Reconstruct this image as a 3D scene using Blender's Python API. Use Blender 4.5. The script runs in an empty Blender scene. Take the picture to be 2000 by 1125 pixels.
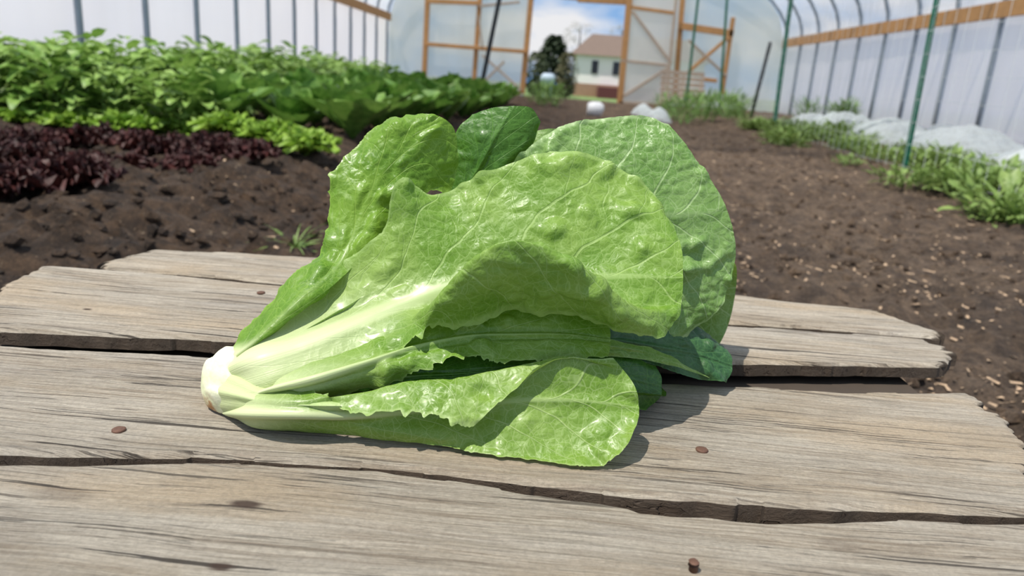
import bpy, math, random
import numpy as np
from mathutils import Vector, Matrix, noise
R_=random.Random(7)
sc=bpy.context.scene
COL=sc.collection
FPX=1444.4
# ---------------- camera ----------------
Yc=Vector((85/FPX,(562.5-154)/FPX,-1)).normalized()
dn=Vector((-345/FPX,-4938/FPX,-1)); dn=(dn-Yc*dn.dot(Yc)).normalized()
Zc=-dn; Xc=Yc.cross(Zc)
RM=Matrix((Xc,Yc,Zc))
CAM=Vector((0,0,.45)); TZ=.25
cd=bpy.data.cameras.new('camera'); cam=bpy.data.objects.new('camera',cd); COL.objects.link(cam)
cam.matrix_world=Matrix.Translation(CAM)@RM.to_4x4()
cd.lens=26; cd.sensor_width=36; cd.clip_start=.02; cd.clip_end=400
cd.dof.use_dof=True; cd.dof.focus_distance=.44; cd.dof.aperture_fstop=10
sc.camera=cam
def ray(px,py): return RM@Vector(((px-1000)/FPX,(562.5-py)/FPX,-1))
def PY(px,py,y):
    d=ray(px,py); return CAM+d*(y/d.y)
def PZ(px,py,z):
    d=ray(px,py); return CAM+d*((z-CAM.z)/d.z)
# ---------------- node helper ----------------
class M:
    def __init__(s,name):
        s.m=bpy.data.materials.new(name); s.m.use_nodes=True; s.t=s.m.node_tree; s.t.nodes.clear()
        s.out=s.t.nodes.new('ShaderNodeOutputMaterial')
    def n(s,typ,inp=None,**a):
        nd=s.t.nodes.new('ShaderNode'+typ)
        for k,v in a.items(): setattr(nd,k,v)
        for k,v in (inp or {}).items():
            if isinstance(v,bpy.types.NodeSocket): s.t.links.new(v,nd.inputs[k])
            else:
                nd.inputs[k].default_value=v
        return nd
    def ma(s,op,a,b=None,c=None,clamp=False):
        d={0:a}
        if b is not None: d[1]=b
        if c is not None: d[2]=c
        return s.n('Math',d,operation=op,use_clamp=clamp).outputs[0]
    def ss(s,x,a,b,lo=0.,hi=1.):
        return s.n('MapRange',{0:x,1:a,2:b,3:lo,4:hi},interpolation_type='SMOOTHSTEP').outputs[0]
    def mix(s,f,a,b):
        def c(v): return v if isinstance(v,bpy.types.NodeSocket) else (*v,1) if len(v)==3 else v
        nd=s.n('Mix',{},data_type='RGBA')
        for i,v in ((0,f),(6,c(a)),(7,c(b))):
            if isinstance(v,bpy.types.NodeSocket): s.t.links.new(v,nd.inputs[i])
            else: nd.inputs[i].default_value=v
        return nd.outputs[2]
    def noise(s,vec,scale,det=4,rough=.55,dist=0):
        return s.n('TexNoise',{'Vector':vec,'Scale':scale,'Detail':det,'Roughness':rough,'Distortion':dist}).outputs[0]
    def obj(s): return s.n('TexCoord').outputs['Object']
    def mp(s,vec,sc_): return s.n('Mapping',{0:vec,3:sc_}).outputs[0]
    def pr(s,**k):
        return s.n('BsdfPrincipled',{a.replace('_',' '):v for a,v in k.items()})
    def bump(s,h,st=.5,dist=.01,nrm=None):
        d={'Strength':st,'Distance':dist,'Height':h}
        if nrm is not None: d['Normal']=nrm
        return s.n('Bump',d).outputs[0]
    def end(s,sh): s.t.links.new(sh,s.out.inputs[0]); return s.m
def simple(name,col,rough=.6,metal=0,var=.25,scale=20,bump=.2,bd=.005):
    m=M(name); o=m.obj(); nz=m.noise(o,scale)
    c=m.mix(nz,[x*(1-var) for x in col],[min(1,x*(1+var)) for x in col])
    return m.end(m.pr(Base_Color=c,Roughness=rough,Metallic=metal,Normal=m.bump(nz,bump,bd)).outputs[0])
# ---------------- leaf material ----------------
def leafmat(name,g1,g2,pale=.45,vein=(.36,.52,.15),trans=.22,rough=.43,vs=1.0,white=(.76,.79,.48),ribs=1.,palew=1.):
    m=M(name); uv=m.n('UVMap').outputs[0]; s=m.n('SeparateXYZ',{0:uv}); u,v=s.outputs[0],s.outputs[1]
    o=m.obj()
    a=m.ma('MULTIPLY',m.ma('ABSOLUTE',m.ma('SUBTRACT',v,.5)),2.)
    nz=m.ma('SUBTRACT',m.noise(o,24,2),.5)
    side=m.ma('MULTIPLY',m.ma('GREATER_THAN',v,.5),.45)
    def vset(fq,kk,th,w1,add):
        sv=m.ma('ADD',m.ma('ADD',m.ma('MULTIPLY',u,fq),m.ma('MULTIPLY',m.ma('POWER',a,.75),-kk)),m.ma('ADD',side,m.ma('MULTIPLY_ADD',nz,w1,add)))
        fr=m.ma('ABSOLUTE',m.ma('SUBTRACT',m.ma('FRACT',sv),.5))
        wd=m.ma('MULTIPLY_ADD',a,-th*.7,th)
        return m.n('MapRange',{0:fr,1:m.ma('MULTIPLY',wd,.25),2:wd,3:1.,4:0.},interpolation_type='SMOOTHSTEP').outputs[0]
    lat=m.ma('MAXIMUM',vset(7.,2.4,.045,.5,0.),m.ma('MULTIPLY',vset(15.,1.2,.05,1.4,.3),m.ss(a,.25,.6,0.,.55)))
    wob=m.n('VectorMath',{0:o,1:m.n('VectorMath',{0:m.n('TexNoise',{'Vector':o,'Scale':80.,'Detail':1.}).outputs[1],3:.007},operation='SCALE').outputs[0]},operation='ADD').outputs[0]
    v1=m.n('TexVoronoi',{'Vector':wob,'Scale':120.},feature='DISTANCE_TO_EDGE').outputs['Distance']
    v2=m.n('TexVoronoi',{'Vector':wob,'Scale':330.},feature='DISTANCE_TO_EDGE').outputs['Distance']
    n1=m.ss(v1,.0,.04,1.,0.); n2=m.ss(v2,.0,.08,1.,0.)
    w=m.ma('ADD',m.ma('MULTIPLY',m.ma('POWER',m.ma('SUBTRACT',1.,u),1.7),.32),.010)
    rib=m.ma('SUBTRACT',1.,m.n('MapRange',{0:a,1:m.ma('MULTIPLY',w,.35),2:w,3:0.,4:1.},interpolation_type='SMOOTHSTEP').outputs[0])
    rib=m.ma('MULTIPLY',rib,m.ss(u,.45,1.,ribs,.45*ribs))
    big=m.ss(m.noise(o,22,5),.33,.68)
    col=m.mix(big,g1,g2)
    vf=m.ma('MAXIMUM',m.ma('MULTIPLY',lat,.70*vs),m.ma('MAXIMUM',m.ma('MULTIPLY',n1,.50*vs),m.ma('MULTIPLY',n2,.26*vs)))
    col=m.mix(vf,col,vein)
    col=m.mix(m.ss(a,.945,.985,0.,.55),col,vein)
    bp=m.ss(m.ma('ADD',u,m.ma('MULTIPLY',a,.14)),.03,pale,palew,0.)
    col=m.mix(m.ma('POWER',bp,1.2),col,white)
    col=m.mix(m.ma('MULTIPLY',rib,.75),col,m.mix(m.ss(u,.1,.6),white,vein))
    st=m.noise(m.mp(uv,(2.,90.,1.)),1.,2)
    col=m.mix(m.ma('MULTIPLY',m.ma('MULTIPLY',st,bp),.5),col,(.46,.60,.23))
    h=m.ma('ADD',m.ma('MULTIPLY',m.ss(v1,0.,.5),.9),m.ma('MULTIPLY',m.ss(v2,0.,.4),.2))
    h=m.ma('ADD',h,m.ma('MULTIPLY',lat,-.6))
    h=m.ma('MULTIPLY',h,m.ma('SUBTRACT',1.,m.ma('MAXIMUM',rib,m.ma('MULTIPLY',bp,.9))))
    h=m.ma('ADD',h,m.ma('MULTIPLY',m.ma('MULTIPLY',st,bp),.6))
    nb=m.bump(h,.5,.0010)
    rg=m.ss(m.noise(o,45,3),.3,.7,rough-.08,rough+.14)
    p=m.pr(Base_Color=col,Roughness=rg,Normal=nb); p.inputs['Specular IOR Level'].default_value=.34
    p.inputs['Coat Weight'].default_value=.08; p.inputs['Coat Roughness'].default_value=.18
    tc=m.mix(.5,col,(.38,.55,.02))
    tr=m.n('BsdfTranslucent',{0:tc,1:nb})
    mx=m.n('MixShader',{0:trans,1:p.outputs[0],2:tr.outputs[0]})
    return m.end(mx.outputs[0])
ML={'mid':leafmat('leaf_mid_green',(.125,.25,.022),(.21,.335,.055),vein=(.34,.48,.15),pale=.50),
 'left':leafmat('leaf_bright_green',(.085,.20,.010),(.16,.295,.025),vein=(.25,.40,.06),pale=.20,ribs=.15,palew=.9,rough=.43),
 'back':leafmat('leaf_blue_green',(.125,.25,.050),(.195,.325,.090),vein=(.38,.51,.24),trans=.18,pale=.1,ribs=.45,palew=.3),
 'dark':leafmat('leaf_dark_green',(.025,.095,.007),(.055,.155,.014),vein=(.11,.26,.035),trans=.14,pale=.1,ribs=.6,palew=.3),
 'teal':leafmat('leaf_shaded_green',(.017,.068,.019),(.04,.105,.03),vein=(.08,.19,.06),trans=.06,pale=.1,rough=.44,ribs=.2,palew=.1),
 'rib':leafmat('leaf_pale_rib',(.36,.50,.17),(.46,.58,.24),vein=(.55,.66,.32),pale=1.1,white=(.70,.75,.42),vs=.15),
 'front':leafmat('leaf_light_green',(.135,.255,.025),(.22,.345,.065),vein=(.38,.50,.19),pale=.36)}
# ---------------- object utils ----------------
def mk(name,V,F,mat=None,smooth=True,uvs=None):
    me=bpy.data.meshes.new(name); me.from_pydata([tuple(v) for v in V],[],F); me.update()
    if smooth: me.polygons.foreach_set('use_smooth',[True]*len(me.polygons))
    if uvs is not None:
        l=me.uv_layers.new(name='UVMap'); li=np.empty(len(me.loops),dtype=np.int32); me.loops.foreach_get('vertex_index',li)
        l.data.foreach_set('uv',np.asarray(uvs,dtype=np.float32)[li].ravel())
    if mat: me.materials.append(mat)
    ob=bpy.data.objects.new(name,me); COL.objects.link(ob); return ob
def top(ob,label,cat,group=None,kind=None):
    ob['label']=label; ob['category']=cat
    if group: ob['group']=group
    if kind: ob['kind']=kind
    return ob
def struct(ob,label=None,cat=None):
    ob['kind']='structure'
    if label: ob['label']=label
    if cat: ob['category']=cat
    return ob
def empty(name,loc):
    e=bpy.data.objects.new(name,None); e.empty_display_size=.1; e.location=loc; COL.objects.link(e); return e
def par(ch,p):
    ch.parent=p; ch.matrix_parent_inverse=Matrix.Translation(p.location).inverted(); return ch
def cr(P,m):
    P=np.asarray(P,float); n=len(P); E=np.concatenate([[2*P[0]-P[1]],P,[2*P[-1]-P[-2]]])
    t=np.linspace(0,n-1,m); i=np.minimum(t.astype(int),n-2); f=(t-i).reshape((-1,)+(1,)*(P.ndim-1))
    a,b,c,d=E[i],E[i+1],E[i+2],E[i+3]
    return .5*((2*b)+(-a+c)*f+(2*a-5*b+4*c-d)*f**2+(-a+3*b-3*c+d)*f**3)
def sstep(x,a,b):
    t=np.clip((x-a)/(b-a),0,1); return t*t*(3-2*t)
# ---------------- lettuce leaf ----------------
def leaf(rows,mat,seed,world=False,u0=0.,u1=1.,ribh=.0026,blis=.0016,ruf=.002,teeth=(.0,.0),nu=160,nv=110,vc=None):
    G=[[tuple(p) if world else tuple(PY(*p)) for p in r] for r in rows]
    G=np.array(G); G=cr(G,nu); G=cr(G.transpose(1,0,2),nv).transpose(1,0,2)
    vl=np.linspace(0,1,nv)
    if vc is not None: vl=cr(np.array(vc)[:,None],nv)[:,0]
    U,Vv=np.meshgrid(np.linspace(0,1,nu),vl,indexing='ij')
    du=np.gradient(G,axis=0); dv=np.gradient(G,axis=1); N=np.cross(du,dv); N/=np.linalg.norm(N,axis=2,keepdims=True)+1e-12
    jr=int(np.argmin(abs(vl-.45)))
    if N[nu//2,jr].dot(np.array([0,-1,.4]))<0: N=-N
    a=np.abs(Vv-.5)*2
    uu=u0+(u1-u0)*U
    w=.15*(1-uu)+.03
    disp=ribh*(1-uu*.8)*np.exp(-(a/w)**2)
    disp-=ribh*.35*(1-uu*.8)*np.exp(-((a-2*w)/w)**2)
    bl=np.zeros((nu,nv)); lo=np.zeros((nu,nv)); rf=np.zeros((nu,nv))
    for i in range(nu):
        for j in range(nv):
            p=Vector(G[i,j]); q=p*74+Vector((seed*3.1,0,0))
            x=noise.noise(q); mk_=noise.noise(p*22+Vector((0,seed,0)))
            mk_=min(1,max(0,.5+1.7*mk_))
            bl[i,j]=2.6*max(0,x-.02)*mk_+.3*abs(noise.noise(q*2.1)); lo[i,j]=noise.noise(p*26+Vector((seed,5,0)))
            rf[i,j]=noise.noise(Vector((p.x*38,p.z*38,seed+ (3 if Vv[i,j]>.5 else 0))))+.4*noise.noise(Vector((p.x*110,p.z*110,seed+9)))
    disp+=(blis*bl+.0016*lo)*sstep(a,.05,.25)*sstep(uu,.15,.5)
    edge=sstep(a,.55,1.)
    disp+=ruf*rf*edge*1.6*sstep(uu,.0,.15)
    G=G+N*disp[...,None]
    le=np.linalg.norm(dv,axis=2,keepdims=True)+1e-9; dvn=dv/le
    for side,amp in ((0,teeth[0]),(1,teeth[1])):
        if amp<=0: continue
        for i in range(nu):
            s=i*.28*160/nu+seed
            t=1.8*max(0,noise.noise(Vector((s*.75,seed*2.,side))))+.8*abs(noise.noise(Vector((s*1.9,seed,side+5))))**1.3
            t*=amp*(1-.55*U[i,0])*min(1,U[i,0]*8)
            for k in range(8):
                j=k if side==0 else nv-1-k
                wt=(1-k/8)**1.5
                G[i,j]+=dvn[i,j]*t*wt*(-1 if side==0 else 1)
    G[...,2]=np.maximum(G[...,2],TZ+.0012+.0006*(a))
    V=G.reshape(-1,3); F=[(i*nv+j,i*nv+j+1,(i+1)*nv+j+1,(i+1)*nv+j) for i in range(nu-1) for j in range(nv-1)]
    uv=np.stack([uu.ravel(),Vv.ravel()],1)
    return mk('leaf',V,F,ML[mat],True,uv)
HB=PY(440,790,.40); HB.z=TZ
hero=empty('romaine_lettuce',HB)
top(hero,'fresh green romaine lettuce head lying on weathered wooden boards','lettuce')
LV=[]
LV.append((leaf([
 [(480,660,.405),(456,688,.399),(440,725,.393),(438,743,.391),(438,762,.390),(444,778,.390),(455,792,.391)],
 [(505,636,.412),(494,660,.400),(490,702,.383),(494,724,.377),(500,746,.374),(508,768,.374),(520,788,.377)],
 [(548,600,.427),(560,633,.412),(584,674,.394),(593,692,.388),(603,712,.385),(612,730,.384),(622,747,.387)],
 [(620,545,.440),(645,590,.428),(686,634,.410),(700,652,.404),(712,674,.399),(722,693,.395),(730,710,.393)],
 [(742,458,.446),(755,522,.438),(785,595,.424),(794,614,.415),(801,630,.405),(806,643,.397),(810,657,.391)],
 [(776,354,.458),(822,455,.449),(872,566,.432),(884,592,.420),(874,556,.386),(862,592,.382),(854,632,.392)],
 [(850,380,.468),(905,450,.455),(965,550,.437),(968,590,.418),(934,500,.380),(927,560,.379),(926,626,.396)],
 [(925,350,.478),(985,430,.460),(1050,545,.44),(1048,592,.418),(1000,468,.378),(1005,535,.378),(1010,606,.400)],
 [(1060,302,.484),(1090,410,.463),(1140,541,.44),(1128,592,.419),(1080,488,.382),(1090,550,.382),(1100,610,.403)],
 [(1170,308,.484),(1195,420,.465),(1225,540,.44),(1202,598,.420),(1160,537,.389),(1172,585,.388),(1182,630,.404)],
 [(1264,366,.48),(1280,450,.458),(1292,542,.44),(1272,602,.427),(1226,592,.400),(1234,622,.397),(1242,650,.404)],
 [(1292,418,.474),(1327,475,.455),(1334,542,.44),(1330,590,.434),(1318,625,.427),(1305,645,.42),(1291,658,.415)]],
 'mid',1,teeth=(.002,.0040),blis=.0032,ruf=.0022,nu=200,nv=210,vc=[0,.25,.5,.62,.74,.87,1]),'broad curled outer leaf with pale midrib'))
LV.append((leaf([
 [(462,764,.392),(466,769,.388),(474,778,.384),(480,785,.384),(488,792,.387)],
 [(515,740,.382),(520,749,.376),(528,763,.371),(534,775,.371),(545,788,.376)],
 [(600,704,.392),(604,720,.380),(610,744,.369),(618,762,.370),(630,778,.379)],
 [(708,665,.405),(712,686,.393),(718,711,.383),(728,730,.382),(738,748,.386)],
 [(800,632,.412),(805,655,.402),(815,680,.394),(832,697,.389),(848,710,.386)],
 [(900,600,.42),(905,630,.41),(915,660,.40),(925,680,.394),(930,696,.39)],
 [(1000,585,.425),(1000,620,.412),(1005,655,.404),(1000,682,.397),(985,708,.39)],
 [(1100,585,.43),(1100,620,.415),(1105,655,.406),(1105,678,.40),(1100,697,.396)],
 [(1180,605,.43),(1190,640,.418),(1192,665,.41),(1190,685,.404),(1185,700,.400)]],
 'mid',2,teeth=(0,.0075),blis=.0038,ribh=.005),None))
LV.append((leaf([
 [(470,834,.384),(454,826,.383),(442,806,.384),(446,786,.387),(460,774,.392)],
 [(512,845,.373),(498,834,.366),(490,808,.361),(496,782,.364),(510,766,.372)],
 [(590,852,.372),(584,836,.364),(586,810,.358),(596,784,.361),(608,767,.368)],
 [(680,857,.370),(682,838,.366),(690,812,.366),(700,768,.370),(690,800,.359)],
 [(800,867,.366),(800,845,.366),(810,800,.374),(800,745,.378),(785,800,.361)],
 [(900,880,.363),(905,850,.368),(910,792,.379),(885,738,.381),(855,808,.361)],
 [(1000,893,.36),(1005,855,.369),(1010,782,.382),(972,722,.386),(922,828,.361)],
 [(1090,904,.358),(1100,865,.37),(1110,782,.385),(1045,705,.391),(1000,762,.375)],
 [(1165,911,.358),(1180,870,.368),(1190,788,.385),(1130,697,.395),(1072,702,.388)],
 [(1210,888,.362),(1238,850,.37),(1248,798,.385),(1232,742,.393),(1198,704,.397)]],
 'front',3,teeth=(.0045,.005),blis=.0020,ruf=.0018),'small outer leaf folded over along its upper edge'))
# pale outer leaf base cupping the butt
LV.append((leaf([
 [(452,716,.394),(432,734,.388),(418,762,.385),(417,790,.384),(434,815,.386)],
 [(486,734,.383),(472,748,.375),(462,772,.371),(464,796,.370),(478,820,.374)],
 [(540,762,.373),(532,772,.367),(528,787,.363),(534,803,.363),(546,822,.368)],
 [(610,774,.368),(606,782,.363),(606,792,.360),(612,803,.361),(622,815,.366)],
 [(664,783,.366),(664,787,.363),(666,793,.3615),(670,799,.362),(675,806,.366)]],
 'rib',21,blis=.0004,ruf=.0006,ribh=.0015,nu=90,nv=60),'broad pale rib base cupping the trimmed stem'))
LV.append((leaf([
 [(600,748,.386),(600,752,.384),(602,757,.383),(604,761,.383),(610,765,.385)],
 [(740,722,.392),(742,732,.388),(745,742,.386),(750,750,.385),(760,757,.385)],
 [(800,702,.398),(808,718,.393),(820,735,.39),(840,745,.388),(860,752,.387)],
 [(890,700,.400),(900,715,.396),(910,730,.392),(925,742,.39),(940,750,.39)],
 [(1020,698,.405),(1025,708,.40),(1030,718,.398),(1035,727,.396),(1040,735,.395)]],
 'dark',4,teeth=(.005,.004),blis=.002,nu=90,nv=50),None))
LV.append((leaf([
 [(456,676,.404),(457,684,.398),(461,694,.393),(468,698,.393),(480,688,.395)],
 [(476,650,.411),(480,662,.401),(490,672,.394),(504,670,.395),(518,658,.402)],
 [(512,602,.420),(517,620,.409),(528,638,.401),(545,640,.402),(565,625,.410)],
 [(570,542,.432),(578,560,.423),(592,580,.415),(612,587,.417),(638,568,.425)],
 [(630,488,.450),(640,503,.443),(660,520,.438),(688,519,.440),(716,502,.447)],
 [(645,420,.464),(663,435,.458),(697,447,.457),(732,454,.458),(764,455,.464)],
 [(651,354,.474),(684,364,.470),(727,375,.470),(760,392,.472),(784,425,.477)],
 [(688,294,.486),(727,300,.480),(768,310,.481),(806,328,.484),(838,372,.488)],
 [(733,246,.496),(774,247,.491),(814,258,.491),(848,283,.494),(876,376,.498)],
 [(795,227,.503),(833,223,.500),(866,231,.500),(890,258,.502),(896,325,.503)]],
 'left',5,teeth=(.004,.003),blis=.0034,ribh=.0006,ruf=.0032,nu=170,nv=130),'upright bright green blistered leaf'))
LV.append((leaf([
 [(760,480,.51),(775,490,.51),(790,500,.51),(805,505,.51),(820,510,.51)],
 [(850,400,.515),(865,405,.513),(880,410,.512),(900,415,.512),(930,420,.515)],
 [(880,320,.52),(905,325,.517),(930,335,.515),(960,340,.517),(1000,340,.52)],
 [(890,262,.525),(925,265,.52),(965,270,.518),(1000,280,.52),(1040,285,.525)],
 [(922,224,.53),(962,210,.527),(1005,207,.525),(1038,211,.525),(1056,238,.528)]],
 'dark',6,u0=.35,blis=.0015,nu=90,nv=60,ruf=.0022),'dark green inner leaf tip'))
LV.append((leaf([
 [(850,480,.50),(860,500,.49),(870,520,.485),(880,540,.48),(890,560,.475)],
 [(950,380,.51),(980,430,.50),(1010,480,.492),(1030,530,.485),(1040,590,.48)],
 [(1020,302,.52),(1080,370,.508),(1120,450,.498),(1140,540,.49),(1140,640,.48)],
 [(1100,248,.525),(1165,330,.512),(1220,430,.50),(1240,540,.492),(1230,690,.48)],
 [(1195,230,.53),(1262,310,.515),(1310,420,.503),(1330,540,.495),(1310,672,.485)],
 [(1265,224,.53),(1335,305,.518),(1388,415,.508),(1404,540,.50),(1368,638,.495)],
 [(1306,244,.53),(1364,318,.52),(1416,400,.51),(1437,495,.505),(1412,588,.50)]],
 'back',7,u0=.3,blis=.0054,ruf=.0030,teeth=(.001,.001),nu=170,nv=130),'wide blue-green blistered leaf'))
LV.append((leaf([
 [(960,380,.53),(975,385,.528),(990,390,.526),(1005,395,.526),(1020,400,.526)],
 [(1010,300,.535),(1030,305,.532),(1060,315,.53),(1090,325,.53),(1110,340,.53)],
 [(1035,262,.54),(1060,254,.537),(1090,252,.535),(1120,262,.535),(1140,290,.535)]],
 'back',8,u0=.5,blis=.001,nu=50,nv=40),None))
LV.append((leaf([
 [(1100,640,.44),(1100,655,.437),(1100,670,.434),(1100,680,.43),(1100,690,.427)],
 [(1200,620,.465),(1195,645,.46),(1190,665,.454),(1190,682,.449),(1190,696,.445)],
 [(1290,622,.488),(1290,650,.480),(1285,678,.472),(1280,697,.465),(1270,710,.460)],
 [(1358,636,.503),(1365,662,.495),(1362,692,.485),(1352,716,.476),(1340,735,.470)],
 [(1396,662,.507),(1424,690,.499),(1430,714,.491),(1426,732,.485),(1414,748,.480)]],
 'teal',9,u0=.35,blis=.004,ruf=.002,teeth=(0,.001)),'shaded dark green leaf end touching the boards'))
LV.append((leaf([
 [(1100,652,.425),(1100,662,.42),(1105,672,.416),(1110,684,.414),(1115,696,.414)],
 [(1190,660,.438),(1192,668,.433),(1195,678,.430),(1200,687,.428),(1205,697,.428)],
 [(1262,676,.455),(1266,683,.452),(1272,691,.449),(1280,699,.447),(1290,708,.447)],
 [(1320,706,.466),(1332,712,.464),(1350,720,.462),(1368,729,.461),(1388,738,.463)]],
 'front',13,u0=.5,blis=.0012,ruf=.0015,nu=70,nv=36),None))
LV.append((leaf([
 [(1050,730,.405),(1050,740,.405),(1050,750,.405),(1050,760,.402),(1050,770,.40)],
 [(1180,690,.43),(1185,710,.425),(1190,735,.42),(1190,760,.416),(1185,785,.41)],
 [(1280,715,.45),(1292,735,.445),(1292,755,.44),(1290,775,.435),(1262,802,.43)]],
 'dark',10,u0=.5,blis=.001,nu=50,nv=40),None))  # dark leaf colour stands in for the shadow under the head
def W(x,y,z): return (x,y,TZ+z)
LV.append((leaf([
 [W(-.14,.405,.045),W(-.145,.41,.035),W(-.15,.415,.025),W(-.145,.418,.015),W(-.14,.415,.006)],
 [W(-.07,.45,.085),W(-.07,.47,.06),W(-.07,.475,.04),W(-.07,.47,.02),W(-.07,.455,.004)],
 [W(0,.49,.12),W(0,.53,.09),W(0,.54,.055),W(0,.53,.025),W(0,.50,.003)],
 [W(.08,.51,.125),W(.08,.57,.095),W(.08,.58,.055),W(.08,.57,.02),W(.08,.52,.003)],
 [W(.13,.52,.09),W(.15,.56,.07),W(.155,.57,.045),W(.15,.56,.02),W(.13,.52,.004)]],
 'back',11,True,nu=80,nv=60),None))
LV.append((leaf([
 [W(-.14,.395,.02),W(-.145,.40,.012),W(-.15,.405,.008),W(-.145,.41,.006),W(-.14,.42,.006)],
 [W(-.06,.395,.025),W(-.06,.41,.01),W(-.06,.425,.005),W(-.06,.44,.005),W(-.06,.455,.01)],
 [W(.02,.40,.03),W(.02,.42,.012),W(.02,.44,.005),W(.02,.47,.005),W(.02,.50,.012)],
 [W(.08,.42,.02),W(.085,.44,.01),W(.09,.46,.005),W(.085,.48,.005),W(.08,.50,.01)]],
 'dark',12,True,nu=60,nv=40),None))
for ob,lab in LV:
    if lab: ob['label']=lab
    par(ob,hero)
def tube(path,rads,n=16,cap=True):
    V=[];F=[]
    for i,p in enumerate(path):
        p=Vector(p); a=Vector(path[max(0,i-1)]); b=Vector(path[min(len(path)-1,i+1)]); t=(b-a).normalized()
        s=t.cross(Vector((0,0,1)));
        if s.length<1e-3: s=t.cross(Vector((0,1,0)))
        s.normalize(); u=s.cross(t)
        for k in range(n):
            an=2*math.pi*k/n; V.append(p+(s*math.cos(an)+u*math.sin(an))*rads[i])
    for i in range(len(path)-1):
        for k in range(n): F.append((i*n+k,i*n+(k+1)%n,(i+1)*n+(k+1)%n,(i+1)*n+k))
    if cap: F.append(tuple(range(n))[::-1]); F.append(tuple(range((len(path)-1)*n,len(path)*n)))
    return V,F
ms=M('stem_white'); o=ms.obj(); nz=ms.noise(o,90,5)
d=ms.n('VectorMath',{0:o,1:tuple(PY(412,790,.386))},operation='DISTANCE').outputs['Value']
xx=ms.n('SeparateXYZ',{0:o}).outputs[0]
c=ms.mix(ms.ss(nz,.3,.7),(.68,.72,.43),(.80,.80,.58)); c=ms.mix(ms.ss(xx,-.152,-.132,0.,.4),c,(.62,.71,.38))
c=ms.mix(ms.ma('MULTIPLY',ms.ss(d,.003,.011,1.,0.),ms.ss(nz,.38,.6)),c,(.36,.17,.05))
mstem=ms.end(ms.pr(Base_Color=c,Roughness=.45,Normal=ms.bump(nz,.35,.003)).outputs[0])
p0=PY(408,784,.398); p1=PY(545,718,.412)
pa=[];ra=[]
NR=56
for i in range(NR):
    t=i/(NR-1); pa.append(p0.lerp(p1,t)); ra.append(.0085+.0170*math.sin(min(1,(t*2.4)**.8)*math.pi/2)-.012*max(0,t-.5)*2.3)
nT=96; V,F=tube(pa,ra,nT)
V2=[]
for i,v in enumerate(V):
    r=i//nT; k=i%nT; an=2*math.pi*k/nT; t=r/(NR-1); ctr=pa[min(r,NR-1)]
    ph=(an*6/(2*math.pi)+t*1.4)%1.0; ph=ph/.85 if ph<.85 else (1-ph)/.15
    rad=1+.11*(ph-.6)*min(1,t*4)+.04*noise.noise(v*60)+.02*noise.noise(v*160)
    q=ctr+(v-ctr)*rad
    q.z=max(TZ+.001,q.z); V2.append(q)
st=mk('stem_base',V2,F,mstem); st['label']='white trimmed stem end with a brown cut spot'; par(st,hero)
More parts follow.
